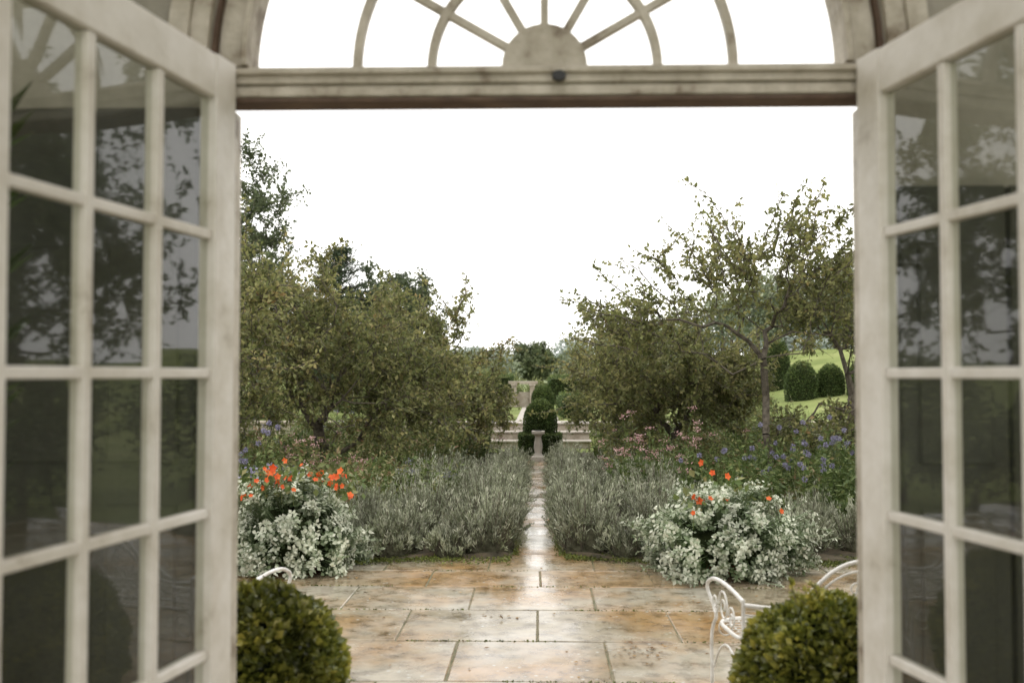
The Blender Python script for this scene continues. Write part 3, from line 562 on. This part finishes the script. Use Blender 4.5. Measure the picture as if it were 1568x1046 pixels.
for k in range(3):
    g=Geo(); box(g,-1.05,1.12,21.2+.42*k,22.9,-.05 if k==0 else .17*k-.02,.17*(k+1)-.035,0); g.build('riser_%d'%(k+1),[M_stone],parent=e,bevel=.01)
    g=Geo(); box(g,-1.08,1.15,21.15+.42*k,22.95 if k==2 else 21.15+.42*(k+1)+.06,.17*(k+1)-.034,.17*(k+1)); g.build('tread_%d'%(k+1),[M_step],parent=e,bevel=.01)
g=Geo(); box(g,-.5,.5,22.96,32.8,.49,.506); g.build('upper_path',[M_step])
for s in (-1,1):
    e=empty('retaining_wall'); g=Geo()
    for c in range(3):
        x=1.2; 
        while x<9:
            w=rng.uniform(.3,.55); box(g,s*x+.03,s*(x+w-.012)+.03,22.35+rng.uniform(-.01,.01),22.75,.15*c,.15*(c+1)-.01,0); x+=w
    g.build('wall_stones',[M_stone],parent=e,bevel=.008); g=Geo()
    a,b=sorted((s*1.15+.035,s*9.1)); box(g,a,b,22.3,22.85,.452,.51); g.build('coping',[M_stone],parent=e,bevel=.01)
e=empty('sundial_pedestal'); cx,cy=.01,18.0
g=Geo(); lathe(g,[(.12,.0),(.12,.07),(.09,.085),(.08,.10)],cx,cy,.02,square=True); g.build('base',[M_step],parent=e)
g=Geo(); lathe(g,[(.08,.10),(.06,.14),(.08,.22),(.075,.3),(.055,.42),(.065,.45),(.095,.48)],cx,cy,.02,20); g.build('baluster',[M_step],parent=e,smooth=True)
g=Geo(); lathe(g,[(.001,.48),(.11,.48),(.115,.5),(.115,.53),(.001,.531)],cx,cy,.02,square=True); g.build('cap',[M_step],parent=e)
g=Geo(); lathe(g,[(.06,.533),(.06,.54),(.001,.541)],cx,cy,.02,16); g.add([[cx,cy-.04,.562],[cx,cy+.04,.562],[cx,cy+.04,.62]],[[0,1,2]]); g.build('dial_plate',[M_black],parent=e)
e=empty('stone_gateway'); g=Geo()
for x in (-.78,-.18): 
    box(g,x-.08,x+.08,33.0,33.3,.45,1.2); box(g,x-.11,x+.11,32.97,33.33,1.201,1.26); box(g,x-.1,x+.1,32.98,33.32,.44,.56)
box(g,-.97,.01,33.02,33.28,1.262,1.36)
box(g,-2.2,-.88,33.05,33.3,.45,.95); box(g,-2.2,-.88,33.0,33.35,.952,1.0)
g.build('piers_and_lintel',[M_stone],parent=e,bevel=.01)
g=Geo(); box(g,-.7,-.26,33.2,33.26,.45,1.0); g.build('stone_panel',[M_stone],parent=e)
g=Geo(); n=22000; x=rng.uniform(4.3,12,n)*rng.choice([-1,1],n); y=rng.uniform(9,26,n); P=np.stack([x,y,H(x,y)],1)
leaves(g,P,rng.normal(size=(n,3))*.4+[0,0,1],rng.normal(size=(n,3)),rng.uniform(.03,.07,n),.006,0,rng.uniform(0,1,n)); g.build('lawn_grass',[F_grass])

# ------------------------------------------------------------------ wirework benches
def bench(cx,cy,rot):
    e=empty('wirework_garden_bench'); ca,sa=math.cos(rot),math.sin(rot)
    def X(V): V=np.asarray(V,float).reshape(-1,3); return np.stack([cx+V[:,0]*ca-V[:,1]*sa,cy+V[:,0]*sa+V[:,1]*ca,V[:,2]+.02],1)
    W=.58; D=.44
    def bz(*p,n=16):
        p=np.array(p,float); t=np.linspace(0,1,n)[:,None]
        return (1-t)**3*p[0]+3*(1-t)**2*t*p[1]+3*(1-t)*t*t*p[2]+t**3*p[3]
    def spiral(c,r0,turn,ph,plane='x',n=26):
        t=np.linspace(0,1,n); r=r0*(1-.8*t); a=ph+turn*2*PI*t; q=np.zeros((n,3)); 
        if plane=='x': q[:,0]=np.cos(a)*r
        else: q[:,1]=np.cos(a)*r
        q[:,2]=np.sin(a)*r; return np.array(c)+q
    g=Geo()
    top=lambda x:.57+.17*np.exp(-(x/.30)**4)+.015*np.cos(x*9)
    xs=np.linspace(-W,W,50); tube(g,X(np.stack([xs,xs*0,top(xs)],1)),.009,8)
    tube(g,X(np.stack([xs,xs*0,top(xs)-.04],1)),.005,6)
    tube(g,X(np.stack([xs,xs*0,xs*0+.46],1)),.006,6)
    for k,x in enumerate(np.linspace(-W+.07,W-.07,9)):
        h=top(x)-.04-.46; r=min(.055,h*.45)
        tube(g,X(spiral((x-.0,0,.46+h*.35),r,1.4,PI*.5*(1 if k%2 else -1))),.004,6)
        tube(g,X(spiral((x+.03,0,.46+h*.72),r*.7,1.3,-PI*.5)),.0035,6)
        tube(g,X(bz((x-.06,0,.46),(x-.05,0,.46+h*.5),(x+.05,0,.46+h*.4),(x+.04,0,.46+h))),.004,6)
    g.build('backrest',[M_iron],parent=e,smooth=True)
    g=Geo(); 
    rim=[];
    for t in np.linspace(0,2*PI,60): rim.append([W*np.sign(math.cos(t))*abs(math.cos(t))**.4,D/2+D/2*np.sign(math.sin(t))*abs(math.sin(t))**.4,.42])
    tube(g,X(rim),.009,8)
    for y in np.linspace(.04,D-.04,9): tube(g,X([[-W+.02,y,.422],[0,y,.41],[W-.02,y,.422]]),.003,5)
    for x in np.linspace(-W+.05,W-.05,22): tube(g,X([[x,.01,.417],[x,D/2,.412],[x,D-.01,.417]]),.003,5)
    for x in np.linspace(-W+.06,W-.06,10): tube(g,X(spiral((x,D,.37),.045,1.2,PI/2)),.0035,6)
    g.build('seat',[M_iron],parent=e,smooth=True)
    g=Geo()
    for s in (-1,1):
        tube(g,X(bz((s*W,0,.59),(s*(W+.02),D*.3,.63),(s*(W+.03),D*.8,.65),(s*(W+.03),D,.58))),.009,8)
        tube(g,X(bz((s*(W+.03),D,.58),(s*(W+.03),D+.04,.53),(s*W,D-.06,.49),(s*W,D-.03,.42))),.008,8)
        tube(g,X(spiral((s*(W+.02),D*.5,.52),.075,1.6,0,'y')),.0045,6); tube(g,X(spiral((s*(W+.02),D*.8,.51),.05,1.5,PI,'y')),.004,6); tube(g,X(spiral((s*(W+.02),D*.22,.5),.05,1.5,0,'y')),.004,6)
    g.build('armrests',[M_iron],parent=e,smooth=True)
    g=Geo()
    for s in (-1,1):
        tube(g,X([[s*W,0,.6],[s*W,0,.3],[s*(W+.01),-.03,.0]]),.008,8)
        tube(g,X(bz((s*W,D-.02,.42),(s*(W+.03),D+.04,.3),(s*(W-.02),D-.02,.15),(s*(W+.03),D+.05,0))),.008,8)
        tube(g,X(bz((s*W,0,.2),(s*W,D*.3,.4),(s*W,D*.7,.4),(s*W,D,.2))),.005,6)
        tube(g,X(spiral((s*(W-.09),0,.34),.07,1.4,0 if s<0 else PI)),.004,6)
    g.build('legs',[M_iron],parent=e,smooth=True)
bench(1.43,4.25,.10); bench(-1.86,4.45,-.15)

# ------------------------------------------------------------------ the house front: wall, arch, fanlight, doors
C0=.018; ZT=2.318; R=.825
e=empty('garden_room')
g=Geo(); zs=ZT-.02; top=3.7
def arch(x): return zs+math.sqrt(max(R*R-(x-C0)**2,0))
xs=[C0+R*math.cos(a) for a in np.linspace(PI,0,49)]
for y in (2.41,2.56):
    V=[];F=[]
    for x in xs: V+=[[x,y,arch(x)],[x,y,top]]
    for k in range(len(xs)-1): F.append([2*k,2*k+2,2*k+3,2*k+1])
    g.add(V,F)
V=[];F=[]
for x in xs: V+=[[x,2.41,arch(x)],[x,2.56,arch(x)]]
for k in range(len(xs)-1): F.append([2*k,2*k+2,2*k+3,2*k+1])
g.add(V,F)
box(g,-4.2,C0-R,2.41,2.56,0,top); box(g,C0+R,4.2,2.41,2.56,0,top)
g.build('front_wall',[M_plaster],parent=e)
g=Geo(); box(g,-4.2,-4.05,-2.0,2.405,0,top); box(g,4.05,4.2,-2.0,2.405,0,top)
box(g,-4.2,4.2,1.3,2.56,top+.003,top+.15); box(g,-4.2,4.2,-2.15,-1.0,top+.003,top+.15); box(g,-4.2,-1.8,-.998,1.298,top+.003,top+.15); box(g,1.8,4.2,-.998,1.298,top+.003,top+.15)  # ceiling left open for an invented skylight that lights the doors
for x in (-4.1,-1.5,1.5,4.1): box(g,x-.1,x+.1,-2.12,-2.003,0,top-.002)  # open back with thin posts, shaped to let light into the room
g.build('side_walls_and_ceiling',[M_lime],parent=e)
g=Geo()
for x in np.linspace(-1.8,1.8,7): box(g,x-.02,x+.02,-.996,1.296,top+.152,top+.20)
g.build('added_skylight_bars',[M_paint],parent=e)  # bars of the skylight added to brighten the door frames
g=Geo(); box(g,-4.04,4.04,-2.0,2.57,-.02,.03); g.build('stone_floor',[M_step],parent=e)
def ring(g,r0,r1,y0,y1,a0,a1,m=0,n=48,cx=C0,cz=ZT):
    V=[];
    for a in np.linspace(a0,a1,n+1):
        c,s=math.cos(a),math.sin(a)
        V+=[[cx+r0*c,y0,cz+r0*s],[cx+r1*c,y0,cz+r1*s],[cx+r1*c,y1,cz+r1*s],[cx+r0*c,y1,cz+r0*s]]
    F=[]
    for k in range(n):
        b=4*k
        for w in range(4): F.append([b+w,b+(w+1)%4,b+4+(w+1)%4,b+4+w])
    F.append([0,3,2,1]); F.append([4*n,4*n+1,4*n+2,4*n+3]); g.add(V,F,m)
e=empty('arched_door_frame')
g=Geo(); ring(g,.737,.812,2.435,2.53,0,PI); g.build('arch_frame',[M_paint2],parent=e,bevel=.003)
g=Geo(); ring(g,.737,.752,2.418,2.4345,0,PI); g.build('arch_inner_bead',[M_paint2],parent=e,bevel=.002)
g=Geo(); ring(g,.825,.895,2.385,2.4085,-.0,PI); ring(g,.87,.92,2.37,2.384,0,PI); g.build('architrave',[M_paint2],parent=e,bevel=.003)
g=Geo(); ring(g,.8125,.8245,2.412,2.50,0,PI); g.build('dark_bead',[M_dark],parent=e)  # dark ring between arch frame and architrave
for s in (-1,1):
    g=Geo(); a,b=sorted((C0+s*.782,C0+s*.823)); box(g,a,b,2.436,2.535,0,ZT-.1); g.build('jamb',[M_paint2],parent=e,bevel=.003)
g=Geo(); x0,x1=C0-.815,C0+.815
box(g,x0,x1,2.43,2.52,ZT-.082,ZT-.004); box(g,x0,x1,2.415,2.43-.0005,ZT-.050,ZT-.012); box(g,x0,x1,2.40,2.4145,ZT-.030,ZT-.016); box(g,x0,x1,2.422,2.4295,ZT-.080,ZT-.056)
g.build('transom',[M_paint2],parent=e,bevel=.004)
g=Geo(); box(g,x0,x1,2.425,2.51,ZT-.093,ZT-.0825); g.build('transom_weather_strip',[M_dark],parent=e,bevel=.002)
g=Geo(); an=np.linspace(0,2*PI,17)[:-1]; V=[[C0+.035+.017*math.cos(a),2.392,ZT-.04+.012*math.sin(a)] for a in an]+[[C0+.035+.017*math.cos(a),2.414,ZT-.04+.012*math.sin(a)] for a in an]
g.add(V,[[k,(k+1)%16,16+(k+1)%16,16+k] for k in range(16)]); g.add(V[:16],[list(range(16))]); g.build('bolt_socket',[M_black],parent=e)
e2=empty('fanlight_window')
g=Geo(); ring(g,.001,.106,2.45,2.50,0,PI); g.build('hub',[M_paint2],parent=e2,bevel=.003)
g=Geo(); ring(g,.272,.294,2.462,2.492,0,PI); ring(g,.460,.482,2.462,2.492,0,PI); g.build('arc_glazing_bars',[M_paint2],parent=e2,bevel=.002)
g=Geo()
for a in (30,60,90,120,150):
    a=math.radians(a); c,s=math.cos(a),math.sin(a)
    def X(V): return np.stack([C0+V[:,0]*c-V[:,2]*s,V[:,1],ZT+V[:,0]*s+V[:,2]*c],1)
    box(g,.097,.745,2.465,2.489,-.010,.010,0,X)
g.build('radial_glazing_bars',[M_paint2],parent=e2,bevel=.002)
def door(hx,ang,s):
    e=empty('french_door'); ux,uy=s*math.sin(ang),-math.cos(ang); vx,vy=-s*math.cos(ang),-math.sin(ang)
    def X(V): return np.stack([hx+V[:,0]*ux+V[:,1]*vx,2.405+V[:,0]*uy+V[:,1]*vy,V[:,2]],1)
    P=.213; MB=.025; ST=.095; W=ST*2+3*P+2*MB; zt=2.205; zb=.30
    g=Geo()
    box(g,0,ST,-.022,.022,.04,2.31,0,X); box(g,W-ST,W,-.022,.022,.04,2.31,0,X); g.build('stiles',[M_paint],parent=e,bevel=.004)
    g=Geo(); box(g,ST+.001,W-ST-.001,-.020,.020,zt,2.308,0,X); box(g,ST+.001,W-ST-.001,-.020,.020,.05,zb,0,X); g.build('rails',[M_paint],parent=e,bevel=.004)
    g=Geo()
    for k in (1,2):
        a=ST+k*P+(k-1)*MB; box(g,a,a+MB,-.016,.016,zb+.001,zt-.001,0,X)
    g.build('vertical_glazing_bars',[M_paint],parent=e,bevel=.004)
    g=Geo()
    for z in (1.88,1.555,1.23,.905,.58): box(g,ST+.001,W-ST-.001,-.0135,.0135,z-.0115,z+.0115,0,X)
    g.build('horizontal_glazing_bars',[M_paint],parent=e,bevel=.004)
    g=Geo(); zz=[zb,.58,.905,1.23,1.555,1.88,zt]
    for k in range(3):
        a=ST+k*(P+MB)
        for q in range(6):
            d=rng.uniform(-.0015,.0015,4)
            V=X(np.array([[a,d[0],zz[q]],[a+P,d[1],zz[q]],[a+P,d[2],zz[q+1]],[a,d[3],zz[q+1]]],float)); g.add(V,[[0,1,2,3]])
    g.build('glass_panes',[M_glass],parent=e)
    g=Geo(); 
    for z in (.3,1.2,2.1): box(g,-.012,.0,-.012,.012,z,z+.1,0,X)
    g.build('hinges',[M_black],parent=e)
door(C0-.777,math.radians(10.5),-1); door(C0+.772,math.radians(12.5),1)
for s in (-1,1):
    e=empty('added_dark_panels'); g=Geo(); zt=2.20 if s<0 else 2.0  # added panels that keep the view through the door glass dark
    for k in range(4):
        a,b=sorted((C0+s*(.84+.26*k),C0+s*(.84+.26*k+.25))); box(g,a,b,2.372,2.408,.05,zt)
        for z in (.1,.72,1.34):
            h=min(.52,zt-.05-z)
            box(g,a+.04,b-.04,2.36,2.3715,z,z+h)
    g.build('panels',[M_wallshade],parent=e,bevel=.005)
e=empty('potted_palm'); g=Geo(); rb=np.random.default_rng(9); cx,cy=-1.62,1.9
lathe(g,[(.001,.03),(.14,.032),(.18,.34),(.2,.345),(.2,.39),(.17,.39),(.001,.36)],cx,cy,0,m=1)
for k in range(26):
    a=rb.uniform(0,2*PI); L=rb.uniform(.8,1.2); el=rb.uniform(1.15,1.45); p0=np.array([cx,cy,.4]); d=np.array([math.cos(a)*math.cos(el),math.sin(a)*math.cos(el)*.5,math.sin(el)]); pts=[p0]
    for q in range(10): d=unit(d+np.array([math.cos(a)*.04,math.sin(a)*.02,-.03])); pts.append(pts[-1]+d*L*1.6/10)
    pts=np.array(pts); pts[:,0]=np.minimum(pts[:,0],-1.22); pts[:,1]=np.minimum(pts[:,1],2.15); tube(g,pts,np.linspace(.008,.002,11),4,0,.3)
    for q in range(3,11):
        for sgn in (-1,1):
            sd=unit(np.cross(d,[0,0,1.]))*sgn; P=pts[q][None]; leaves(g,P,(sd+d*1.4+[0,0,-.1])[None],np.array([[0,0,1.]]),.18,.018,0,.4)
g.build('palm',[F_yew,M_terra],parent=e)

# ------------------------------------------------------------------ world, sun, camera
w=bpy.data.worlds.new('World'); scene.world=w; w.use_nodes=True; nt=w.node_tree; ns=nt.nodes; ln=nt.links; ns.clear()
EL=math.radians(55); RO=math.radians(200)
sky=ns.new('ShaderNodeTexSky'); sky.sky_type='NISHITA'; sky.sun_disc=False; sky.sun_elevation=EL; sky.sun_rotation=RO; sky.air_density=1; sky.dust_density=4
hs=ns.new('ShaderNodeHueSaturation'); hs.inputs['Saturation'].default_value=.12; ln.new(sky.outputs[0],hs.inputs['Color'])
mx=ns.new('ShaderNodeMix'); mx.data_type='RGBA'; mx.inputs[0].default_value=.85; mx.inputs[7].default_value=(15.4,15.2,14.8,1); ln.new(hs.outputs[0],mx.inputs[6])
bg=ns.new('ShaderNodeBackground'); bg.inputs[1].default_value=.15; ln.new(mx.outputs[2],bg.inputs[0]); o=ns.new('ShaderNodeOutputWorld'); ln.new(bg.outputs[0],o.inputs[0])
sd=bpy.data.lights.new('sun','SUN'); sd.energy=.6; sd.angle=math.radians(35); sd.color=(1,.97,.93); so=bpy.data.objects.new('sun',sd); col.objects.link(so)
so.rotation_euler=(math.radians(90)-EL,0,-RO)
cd=bpy.data.cameras.new('camera'); cam=bpy.data.objects.new('camera',cd); col.objects.link(cam); scene.camera=cam
cam.location=(0,0,1.55); cam.rotation_euler=(math.radians(91.95),0,math.radians(1.47))
cd.lens=35; cd.sensor_width=36; cd.clip_start=.05; cd.clip_end=3000
cd.dof.use_dof=True; cd.dof.focus_distance=9.0; cd.dof.aperture_fstop=2.5
scene.view_settings.view_transform='Standard'; scene.view_settings.look='None'; scene.view_settings.exposure=0
